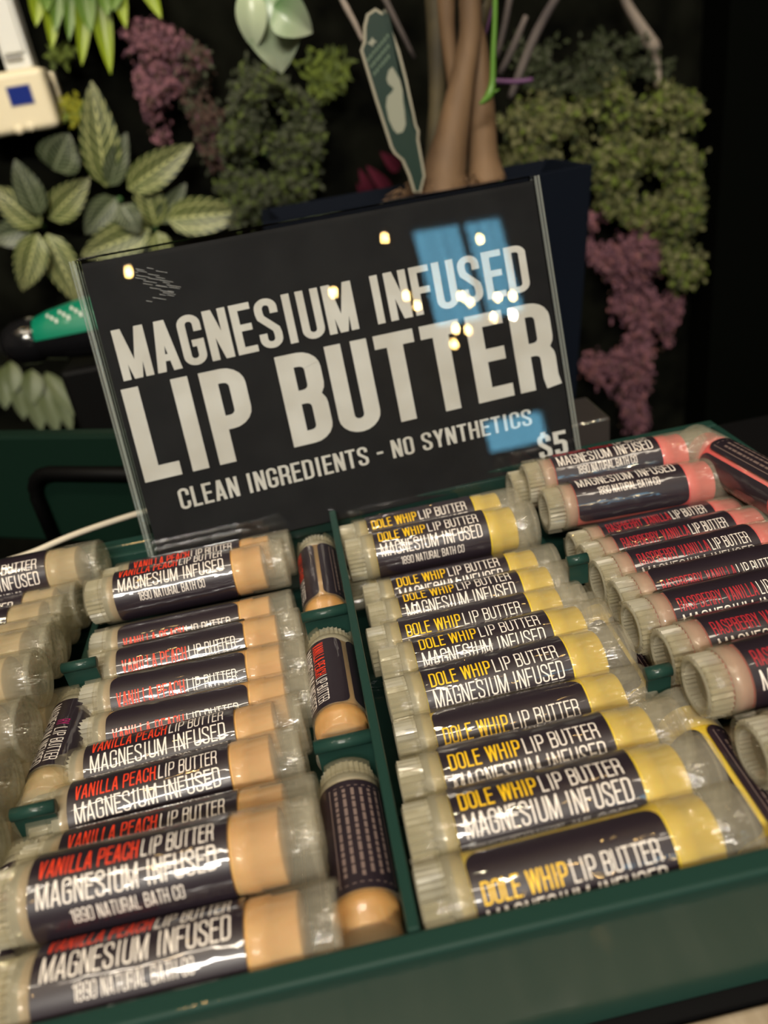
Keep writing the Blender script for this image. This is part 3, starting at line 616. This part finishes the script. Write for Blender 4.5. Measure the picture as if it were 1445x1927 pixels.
for i, p in enumerate(pts):
    a, c = pts[i-1], pts[(i+1) % n]; d = (c-a); nn_ = Vector((-d.z, 0, d.x)).normalized(); inn.append(p-nn_*1.5 if (p-nn_*1.5-cen).length < (p+nn_*1.5-cen).length else p+nn_*1.5)
face = plate('tag_face', inn, -.5, 0.1, TAGG, tg)
for nm, poly in (('pale_shape', [(731, 132), (738, 126), (744, 136), (752, 150), (757, 170), (758, 190), (761, 210), (763, 235), (758, 248), (747, 252), (740, 244), (731, 225), (726, 200), (728, 182), (738, 172), (740, 166), (730, 158), (727, 148)]),
                 ('pale_shape', [(697, 76), (700, 70), (704, 76), (709, 78), (703, 82), (701, 88), (696, 84), (691, 82)])):
    plate(nm, [at(x, y, TY)-tb for x, y in poly], -.8, -.45, TAGW, face)
LOGO = pr('tag_faint_print', (.10, .15, .10), .6)
m = MB(); rr = random.Random(8)
for r_ in range(3):
    for k in range(8-r_):
        x = 690+k*5.2+r_*6; y = 110-k*6.2+r_*13
        m.add([at(x, y, TY)-tb+Vector((0, -.7, 0)), at(x+3.5, y-3, TY)-tb+Vector((0, -.7, 0)), at(x+5, y+rr.uniform(2, 4), TY)-tb+Vector((0, -.7, 0)), at(x+1.5, y+rr.uniform(5, 8), TY)-tb+Vector((0, -.7, 0))], [(0, 1, 2, 3)])
m.build('faint_print', LOGO, face)

# pale green heart leaf hanging into the top of the picture (foliage of the potted tree's neighbour)
def leafmat(name, c1, c2, vein=None, rough=.5, nv=9.0, k=2.2, wv=.16):
    """leaf colour running from base to tip, with paler veins where asked (uses the leaf's own uv)"""
    m = pr(name, c1, rough); nt = m.node_tree; b = nt.nodes['Principled BSDF']; N = nt.nodes.new
    uv = N('ShaderNodeUVMap'); sx = N('ShaderNodeSeparateXYZ'); nt.links.new(uv.outputs[0], sx.inputs[0])
    cr = N('ShaderNodeValToRGB'); cr.color_ramp.elements[0].color = (*c1, 1); cr.color_ramp.elements[1].color = (*c2, 1)
    nt.links.new(sx.outputs['Y'], cr.inputs[0]); last = cr.outputs[0]
    if vein:
        def mth(op, a, bb=None):
            n = N('ShaderNodeMath'); n.operation = op
            for i, v in enumerate((a, bb)):
                if v is None: continue
                if isinstance(v, (int, float)): n.inputs[i].default_value = v
                else: nt.links.new(v, n.inputs[i])
            return n.outputs[0]
        au = mth('ABSOLUTE', mth('SUBTRACT', sx.outputs['X'], .5)); au2 = mth('MULTIPLY', au, 2.0)
        lat = mth('ABSOLUTE', mth('SUBTRACT', mth('FRACT', mth('SUBTRACT', mth('MULTIPLY', sx.outputs['Y'], nv), mth('MULTIPLY', au2, k))), .5))
        m1 = mth('LESS_THAN', lat, wv*.5); m2 = mth('LESS_THAN', au2, .05)
        m3 = mth('LESS_THAN', mth('ABSOLUTE', mth('SUBTRACT', au2, .62)), .035)
        mk = mth('MAXIMUM', mth('MAXIMUM', m1, m2), m3); mk = mth('MULTIPLY', mk, .8)
        mx = N('ShaderNodeMix'); mx.data_type = 'RGBA'; nt.links.new(mk, mx.inputs['Factor'])
        nt.links.new(last, mx.inputs['A']); mx.inputs['B'].default_value = (*vein, 1); last = mx.outputs['Result']
    nt.links.new(last, b.inputs['Base Color']); return m
def leaf(name, parent, org, base, tip, w, mt, cup=.18, droop=.12, shape=.62, tilt=0, wave=0, nu=6, nv_=10):
    """base, tip mm points; w full width mm"""
    base, tip = Vector(base), Vector(tip); L = tip-base; ln = L.length; d = L.normalized()
    nrm = (CPOS-base).normalized(); side = d.cross(nrm).normalized(); nrm = side.cross(d).normalized()
    side = (side*cos(tilt)+nrm*sin(tilt)); nrm = side.cross(d).normalized()
    m = MB(); vs = []; uvs = []
    for j in range(nv_+1):
        v = j/nv_; wd = w/2*(sin(pi*min(1, v**shape))**.75 if 0 < v < 1 else 0.02)
        for i in range(nu+1):
            u = 2*i/nu-1
            p = base+d*(ln*v)+side*(u*wd)+nrm*(abs(u)*wd*cup*1.4-ln*droop*(v-.5)**2*4*.5+ln*droop*.25+wave*sin(v*14+u*2)*abs(u))
            vs.append(p-org); uvs.append(((u+1)/2, v))
    m.add(vs, [(j*(nu+1)+i, j*(nu+1)+i+1, (j+1)*(nu+1)+i+1, (j+1)*(nu+1)+i) for j in range(nv_) for i in range(nu)], 0, True)
    return m.build(name, mt, parent, uvs=uvs)
HB = at(520, -20, 520)
hl = empty('hanging_vine', K(*HB)); setp(hl, 'pale green heart-shaped leaf with white margin hanging at the top of the picture', 'plant')
HM = leafmat('leaf_white_green', (.09, .19, .07), (.42, .47, .34), rough=.3)
HM2 = leafmat('leaf_mint', (.36, .44, .28), (.42, .48, .34), rough=.3)
leaf('heart_leaf', hl, HB, at(500, -25, 520), at(530, 138, 520), at(620, 0, 520).x-at(500, 0, 520).x, HM, .3, .25, .7, wave=1.2)
leaf('heart_leaf', hl, HB, at(515, 10, 508), at(588, 62, 508), 26, HM, .3, .3, .6)
leaf('heart_leaf', hl, HB, at(468, -30, 512), at(478, 92, 512), 20, HM2, .3, .3, .9)
m = MB(); m.tube([at(505, 15, 530)-HB, at(515, -60, 540)-HB, at(600, -380, 520)-HB, at(800, -430, 460)-HB], 1.6, 6); m.build('vine_stem', LIME, hl)

# ------------------------------------------------------------------ the planted wall
WY = 802
def plant(name, px, py, label, cat='plant', group=None):
    o = at(px, py, WY); e = empty(name, K(*o)); setp(e, label, cat, group); return e, o
MM = at(700, 300, WY); PXW = (at(701, 300, WY)-MM).length     # mm per photo pixel on the wall
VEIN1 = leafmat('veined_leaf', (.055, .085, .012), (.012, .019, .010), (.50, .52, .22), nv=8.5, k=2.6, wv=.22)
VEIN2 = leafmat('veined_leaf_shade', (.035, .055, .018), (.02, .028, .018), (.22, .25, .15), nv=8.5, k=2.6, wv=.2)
CORE = pr('leaf_core', (.03, .09, .02), .6)
sets = [('veined leaf plant whose tallest leaf points straight up, middle of the left wall planting', 225, 375,
         [((200, 352), (172, 152), 66, 1), ((240, 356), (362, 272), 58, 1), ((218, 372), (160, 440), 52, 2), ((228, 385), (262, 440), 46, 2), ((205, 350), (238, 250), 40, 2)]),
        ('veined leaf plant with a leaf stretching right towards the sign top', 292, 428,
         [((293, 426), (266, 322), 58, 1), ((314, 412), (462, 398), 66, 1), ((282, 430), (152, 482), 66, 1), ((296, 436), (312, 505), 40, 1), ((300, 420), (350, 345), 36, 2), ((272, 440), (215, 520), 52, 2)]),
        ('veined leaf plant below the thermostat at the left picture edge', 80, 425,
         [((92, 412), (168, 335), 56, 1), ((76, 425), (-12, 352), 62, 1), ((74, 405), (28, 300), 50, 2), ((70, 440), (42, 548), 56, 1), ((88, 440), (152, 575), 60, 1), ((60, 430), (-20, 450), 50, 2), ((100, 320), (130, 252), 70, 2)])]
for lb, cx_, cy_, lv in sets:
    e, o = plant('nerve_plant', cx_, cy_, lb, 'plant', 'veined leaf plants on the wall')
    for i, ((bx, by), (tx, ty), w, k) in enumerate(lv):
        yy = WY-22-6*(i % 4)
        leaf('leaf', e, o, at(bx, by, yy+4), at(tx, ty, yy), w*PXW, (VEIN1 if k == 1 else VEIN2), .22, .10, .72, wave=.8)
    m = MB(); m.tube([at(cx_, cy_, WY-14)-o, at(cx_, cy_+4, WY+10)-o], 3.2, 7); m.build('stem', CORE, e)
# long blades at the top left
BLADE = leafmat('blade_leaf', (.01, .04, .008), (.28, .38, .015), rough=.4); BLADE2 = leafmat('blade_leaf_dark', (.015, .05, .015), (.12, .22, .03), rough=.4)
e, o = plant('blade_leaf_plant', 150, -40, 'plant with long narrow leaves ending in bright lime tips, hanging at the top left')
for (bx, by, tx, ty, w, k) in ((72, -60, 68, 48, 24, 1), (98, -60, 98, 90, 24, 1), (112, -70, 104, 60, 22, 2), (134, -60, 130, 76, 18, 2), (160, -60, 154, 122, 22, 1), (176, -60, 208, 138, 26, 1), (150, -50, 170, 60, 28, 2), (190, -60, 202, 30, 26, 2),
                               (212, -60, 237, 52, 20, 1), (250, -80, 303, 34, 24, 1), (80, -50, 88, 20, 26, 2), (222, -60, 214, 20, 26, 2)):
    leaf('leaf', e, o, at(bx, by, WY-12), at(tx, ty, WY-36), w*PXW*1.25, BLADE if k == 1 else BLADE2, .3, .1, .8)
# small leaved clumps
def clump(name, label, polys, n, size, cols, cat='plant', depth=34, seed=1, hang=0, rough=.6, aspect=.55):
    """polys: list of (polygon, weight) in photo pixels on the wall plane"""
    rr = random.Random(seed); P0 = polys[0]; cx_ = sum(p[0] for p in P0)/len(P0); cy_ = sum(p[1] for p in P0)/len(P0)
    e, o = plant(name, cx_, cy_, label, cat)
    def inside(x, y, P):
        c = False; j = len(P)-1
        for i in range(len(P)):
            if (P[i][1] > y) != (P[j][1] > y) and x < (P[j][0]-P[i][0])*(y-P[i][1])/(P[j][1]-P[i][1])+P[i][0]: c = not c
            j = i
        return c
    mbs = MB()
    for P in polys:
        xs = [p[0] for p in P]; ys = [p[1] for p in P]; k = 0; tries = 0
        while k < n//len(polys) and tries < n*20:
            tries += 1; x, y = rr.uniform(min(xs), max(xs)), rr.uniform(min(ys), max(ys))
            if not inside(x, y, P): continue
            # leave airy gaps so the dark wall shows between sprigs
            g = sin(x*.055+seed)+sin(y*.063+seed*2)+sin((x+y)*.031)+sin(x*.16+1)*sin(y*.14)
            if g < rr.uniform(-1.6, .5): continue
            k += 1
            for q in range(3):
                dx, dy = rr.gauss(0, 5), rr.gauss(0, 5); yy = WY-4-rr.random()**1.5*depth-6*max(0, g)
                c = at(x+dx, y+dy, yy)-o; a = rr.uniform(0, 6.28) if not hang else rr.gauss(-pi/2, .7); s = size*rr.uniform(.6, 1.25)
                d = Vector((cos(a), rr.uniform(-.5, .1), sin(a))).normalized(); sd = d.cross(Vector((rr.uniform(-.5, .5), -1, rr.uniform(-.2, .7)))).normalized()
                nn_ = sd.cross(d)
                mi = rr.choices(range(len(cols)), [c_[1] for c_ in cols])[0]
                mbs.add([c, c+d*s*.5+sd*s*aspect*.5+nn_*s*.08, c+d*s, c+d*s*.5-sd*s*aspect*.5+nn_*s*.08], [(0, 1, 2), (0, 2, 3)], mi)
    f = mbs.build('foliage', [c_[0] for c_ in cols], e); f['kind'] = 'stuff'
    sm = MB(); sm.tube([at(cx_, cy_, WY-6)-o, at(cx_, cy_+3, WY+10)-o], 2.5, 6); sm.build('stem', CORE, e); return e
def lm_(n, c): return pr(n, tuple(v*.55 for v in c), .7, spec=.2)
OL1, OL2, OL3, OL4 = lm_('sprig_olive', (.17, .185, .065)), lm_('sprig_pale', (.30, .30, .14)), lm_('sprig_dark', (.05, .065, .028)), lm_('sprig_lime', (.20, .27, .045))
GR1, GR2 = lm_('sprig_grey', (.10, .115, .07)), lm_('sprig_moss', (.14, .19, .05))
PK1, PK2, PK3 = lm_('sprig_pink', (.38, .17, .21)), lm_('sprig_mauve', (.22, .10, .14)), lm_('sprig_rose', (.40, .17, .17))
BR1 = lm_('sprig_brown', (.12, .07, .055)); YL = lm_('blossom_yellow', (.5, .5, .04)); RD = lm_('leaf_dark_red', (.16, .02, .045))
clump('creeping_moss_plant', 'grey green mossy plant spreading down the wall left of the plant tag',
      [[(455, 110), (600, 190), (610, 330), (560, 410), (440, 430), (400, 330), (430, 220)]], 900, 7.5, [(GR1, 5), (GR2, 3), (OL3, 3)], seed=2)
clump('fern_sprig', 'small bright green fern sprig right below the pale heart leaf', [[(570, 100), (655, 110), (650, 150), (620, 175), (575, 160)]], 95, 11, [(OL4, 2), (GR2, 2)], depth=20, seed=5, aspect=.35)
clump('mossy_shrub', 'olive small leaved shrub on the wall right of the tree trunks, nearest them',
      [[(940, 200), (1010, 165), (1085, 210), (1110, 310), (1040, 330), (950, 330)]], 720, 7.5, [(OL1, 4), (OL2, 4), (OL3, 2), (OL4, 1)], seed=3)
clump('mossy_shrub', 'large olive small leaved shrub filling the wall at the upper right edge',
      [[(1080, 190), (1150, 135), (1260, 160), (1322, 190), (1322, 330), (1200, 345), (1110, 330)], [(1120, 330), (1322, 320), (1318, 420), (1322, 520), (1270, 560), (1235, 450), (1130, 390)]], 2100, 7.5, [(OL1, 4), (OL2, 3), (OL3, 3), (OL4, 3)], seed=7)
clump('shadowed_shrub', 'dark thin leaved shrub above the olive ones at the right', [[(960, 80), (1200, 60), (1290, 130), (1190, 150), (1060, 200), (980, 160)]], 260, 8, [(OL3, 3), (GR1, 1)], seed=9)
clump('pink_heather', 'mauve pink hanging heather at the upper left, above the veined leaves',
      [[(232, 40), (300, 30), (350, 70), (335, 150), (318, 200), (312, 268), (292, 262), (268, 190), (240, 120)]], 620, 5.5, [(PK1, 4), (PK2, 4), (BR1, 2)], seed=11, hang=1, depth=24)
clump('brown_heather', 'dull brownish heather trail right of the upper left pink one', [[(330, 60), (390, 90), (410, 200), (425, 300), (395, 320), (360, 230), (335, 150)]], 260, 6, [(BR1, 4), (GR1, 2), (PK2, 1)], seed=13, hang=1, depth=20)
clump('pink_heather', 'large mauve pink hanging heather on the wall right of the sign and planter',
      [[(1092, 395), (1200, 410), (1262, 450), (1282, 560), (1262, 655), (1240, 640), (1225, 560), (1180, 560), (1100, 470)],
       [(1150, 540), (1222, 560), (1225, 700), (1215, 812), (1180, 815), (1160, 740), (1095, 700), (1100, 650), (1150, 640)]], 1500, 6, [(PK1, 3), (PK2, 5), (PK3, 1), (BR1, 1)], seed=17, hang=1, depth=24)
clump('yellow_blossom', 'small yellow blossom beside the thermostat', [[(126, 188), (150, 186), (156, 215), (145, 235), (124, 225)]], 60, 7, [(YL, 3), (OL4, 1)], seed=19, depth=14)
clump('lime_sprig', 'short lime sprig between the hanging blades and the yellow blossom', [[(95, 90), (128, 88), (130, 108), (100, 112)]], 24, 9, [(OL4, 2), (GR2, 1)], seed=23, depth=12)
e, o = plant('red_leaf_plant', 712, 335, 'dark red narrow leaves in shadow just left of the plant tag')
for bx, by, tx, ty, w in ((700, 372, 676, 318, 22), (735, 362, 690, 312, 24), (752, 320, 716, 286, 24), (690, 378, 672, 345, 16)): leaf('leaf', e, o, at(bx, by, WY-8), at(tx, ty, WY-24), w*PXW, RD, .2, .1)
PALEL = leafmat('pale_lobed_leaf', (.06, .08, .02), (.14, .17, .10), rough=.5)
e, o = plant('pale_lobed_plant', 60, 735, 'pale green lobed leaves hanging below the green gadget at the left')
for bx, by, tx, ty, w in ((5, 690, 10, 770, 34), (30, 690, 45, 790, 36), (52, 700, 78, 812, 40), (75, 705, 108, 815, 40), (85, 700, 150, 785, 34), (20, 680, 26, 740, 34), (60, 695, 60, 760, 40), (100, 715, 135, 812, 30)):
    leaf('leaf', e, o, at(bx, by, WY-14), at(tx, ty, WY-30), w*PXW, PALEL, .25, .15, .9)

# thermostat and its white trunking
CREAM = pr('thermostat_cream', (.78, .70, .50), .45, coat=.2); TRW = pr('trunking_white', (.72, .73, .70), .4, coat=.2)
ty = 768; c0 = at(76, 123, ty); bx0 = c0.x-82; bz1 = c0.z; bz0 = at(108, 240, ty).z
th = empty('thermostat', K(c0.x-41, 811, bz0)); setp(th, 'cream wall thermostat with a small blue lit screen and side vents', 'thermostat')
TO = Vector((c0.x-41, 811, bz0)); T = Matrix.Translation(-TO)
m = MB(); m.box((bx0, ty, bz0), (c0.x, ty+32, bz1), 0, T); m.build('body', CREAM, th, bevel=6, seg=4)
m = MB(); m.box((bx0+4, ty+31, bz0+4), (c0.x+3, 811, bz1-4), 0, T); m.build('back_plate', CREAM, th, bevel=1)
h = bz1-bz0; scr = [at(12, 166, ty), at(52, 154, ty), at(58, 188, ty), at(20, 200, ty)]
sx0, sx1 = scr[0].x, scr[1].x; sz0, sz1 = scr[3].z, scr[0].z
m = MB(); m.box((sx0-1, ty-.6, sz0-1), (sx1+1, ty+1, sz1+1), 0, T); fr_ = m.build('screen_frame', pr('screen_frame', (.3, .28, .3), .4), th)
m = MB(); m.box((sx0, ty-.9, sz0), (sx1, ty, sz1), 0, T); m.build('screen', emit('lit_screen', (.035, .06, .30), .55), fr_)
for k in range(11):
    z = bz0+14+k*(h-28)/10; m = MB(); m.box((c0.x-.4, ty+8, z-.9), (c0.x+.9, ty+27, z+.9), 0, T); m.build('vent_slot', pr('vent_shadow', (.2, .17, .12), .6) if k == 0 else bpy.data.materials['vent_shadow'], th)
for (x, y) in ((36, 244), (58, 238)):
    p = at(x, y, ty); m = MB(); m.lathe([(-1.4, 0), (-1.4, 3.6), (0, 4.2)], 16, axis='z')
    o_ = m.build('button', CREAM, th); o_.location = (p-TO)*.001+Vector((0, -.0002, 0)); o_.rotation_euler = (radians(-90), 0, 0)
tx0, tx1 = at(12, 138, 785).x, at(62, 128, 785).x; TO2 = Vector(((tx0+tx1)/2, 811, bz1+1))
tr_ = empty('cable_trunking', K(*TO2)); setp(tr_, 'white plastic cable trunking running up the wall from the thermostat', 'cable trunking'); T = Matrix.Translation(-TO2)
m = MB(); m.box((tx0, 788, bz1+1), (tx1, 811, bz1+420), 0, T); m.build('channel', TRW, tr_, bevel=1.5)
m = MB(); m.box((tx0+3, 785, bz1+14), (tx1-3, 788.5, bz1+420), 0, T); m.build('cover', TRW, tr_, bevel=1.2)
p = at(24, 108, 784); m = MB(); m.box((p.x-8, 784.4, p.z-1.6), (p.x+8, 785.4, p.z+1.6), 0, T); m.build('maker_mark', pr('mark_grey', (.3, .3, .3), .5), tr_)

# ------------------------------------------------------------------ left rear: green cabinet box, gadget, cable
zt_ = at(0, 820, 292).z; A = atz(-120, 822, zt_); B_ = atz(238, 818, zt_)
gb = empty('green_board', K(A.x, A.y, -39.6)); setp(gb, 'dark green metal board with a black rounded frame, standing behind the tray at the left', 'board')
d = (B_-A); d.z = 0; Lb = d.length+30; gb.rotation_euler = (0, 0, atan2(d.y, d.x))
DG = pr('box_green', (.003, .013, .008), .5, spec=.2)
m = MB(); m.box((-200, 0, 0), (Lb, 9, zt_+39.6)); m.build('board', DG, gb, bevel=2)
def inbox(px, py):
    r = raydir(px, py); n_ = Vector((-d.y, d.x, 0)).normalized(); t = ((A-CPOS).dot(n_))/r.dot(n_); q = CPOS+r*t-Vector((A.x, A.y, -39.6)); dd = d.normalized(); return Vector((q.dot(dd), -3, q.z))
q1, q2, q3 = inbox(118, 1030), inbox(124, 885), inbox(270, 860)
rr_ = 14; pth = [Vector((q1.x, -3, 2))]+[Vector((q1.x, -3, q2.z-rr_))]+[Vector((q1.x+rr_-rr_*cos(a), -3, q2.z-rr_+rr_*sin(a))) for a in (pi/8, pi/4, 3*pi/8, pi/2)]+[Vector((Lb-2, -3, q2.z))]
m = MB(); m.tube(pth, 3.6, 10); m.build('handle_frame', pr('frame_black', (.001, .001, .001), .6, spec=.1), gb)
# gadget: green barrel with a black lens end, resting on a black holder
ga = at(40, 645, 440); gc = at(330, 585, 440); gd = (gc-ga); GLn = gd.length/1.62
gg = empty('handheld_torch', K(*ga)); setp(gg, 'green topped handheld gadget with a black glossy lens end, resting left of the sign', 'torch')
gg.scale = (1.62, 1.62, 1.62); gg.rotation_euler = (0, -atan2(gd.z, hypot(gd.x, gd.y)), atan2(gd.y, gd.x))
GG = pr('gadget_green', (.0, .17, .095), .38, coat=.3); GB = pr('gadget_black', (.006, .006, .007), .18, coat=.8)
m = MB(); m.lathe([(4, 5.5), (7, 8.2), (14, 10.2), (26, 12), (40, 13.2), (GLn, 14.5), (GLn, 0)], 24, a0=radians(8), a1=radians(172)); o_ = m.build('green_shell', GG, gg)
sh = pr('gadget_print', (.5, .55, .5), .5)
m = MB(); m.lathe([(3.5, 5.2), (6.5, 7.8), (14, 9.4), (26, 11), (40, 12), (GLn, 13), (GLn, 0)], 24, a0=radians(170), a1=radians(370)); m.build('black_underside', GB, gg)
m = MB(); m.lathe([(-7.5, 0), (-7.2, 3), (-5.5, 6.3), (-1, 8.6), (4, 9.3), (7, 9.1), (8.5, 8.2)], 28); m.build('lens_collar', GB, gg)
m = MB(); m.lathe([(-9.2, 0), (-8.8, 2.6), (-7.4, 4.8), (-6.2, 5.9)], 24); m.build('lens', pr('lens_glass', (.02, .02, .02), .05, coat=1, spec=1), gg)
# the shells are lathed about x with angle 0 = +y, so the green side is +z; small pale print on it
m = MB(); q, w = text_quads('S E E', .16)
for k in range(9):
    a = radians(118+k % 3*9); x0_ = 15+k*1.7; r_ = 10.9+(x0_-14)*.14
    m.add([(x0_, r_*cos(a), r_*sin(a)), (x0_+1.1, r_*cos(a), r_*sin(a)), (x0_+1.3, r_*cos(a+.16), r_*sin(a+.16)), (x0_+.2, r_*cos(a+.16), r_*sin(a+.16))], [(0, 1, 2, 3)], 0)
m.build('pale_print', sh, o_)
hb = at(112, 700, 428); b = MB(); b.box((hb.x, 424, -950), (gc.x-30, 470, ga.z-20)); o_ = b.build('black_holder', pr('holder_black', (.002, .002, .002), .6, spec=.1), world=True, bevel=3)
setp(o_, 'tall black stand under the green gadget, left of the sign', 'stand')
# white cable
cp = [(-60, 1084, 196), (0, 1060, 200), (60, 1040, 206), (130, 1010, 214), (200, 985, 224), (268, 964, 234), (330, 950, 246), (420, 955, 252), (520, 990, 258)]
P = [at(x, y, Y) for x, y, Y in cp]; P[-1].z = -37.5; P[-2].z = min(P[-2].z, -28)
Q = []
for i in range(len(P)-1):
    p0, p1, p2, p3 = P[max(i-1, 0)], P[i], P[i+1], P[min(i+2, len(P)-1)]
    for k in range(5):
        t = k/5; Q.append(.5*((2*p1)+(p2-p0)*t+(2*p0-5*p1+4*p2-p3)*t*t+(3*p1-p0-3*p2+p3)*t**3))
Q.append(P[-1])
m = MB(); m.tube(Q, 1.35, 10); o_ = m.build('white_cable', pr('cable_white', (.62, .56, .45), .4, coat=.3), world=True); setp(o_, 'cream white cable running behind the tray at the left, under the sign edge', 'cable')
# small smoky block behind the tray, right of the sign
k0, k1 = at(1086, 797, 232), at(1149, 779, 232)
b = MB(); b.box((k0.x-12, 232, -39.5), (k1.x, 262, k1.z-1.5)); o_ = b.build('smoky_block', bump(pr('smoky_plastic', (.035, .03, .028), .3, coat=.5), 200, .1), world=True, bevel=1.2, seg=2)
setp(o_, 'small smoky brown block behind the tray just right of the sign', 'box')
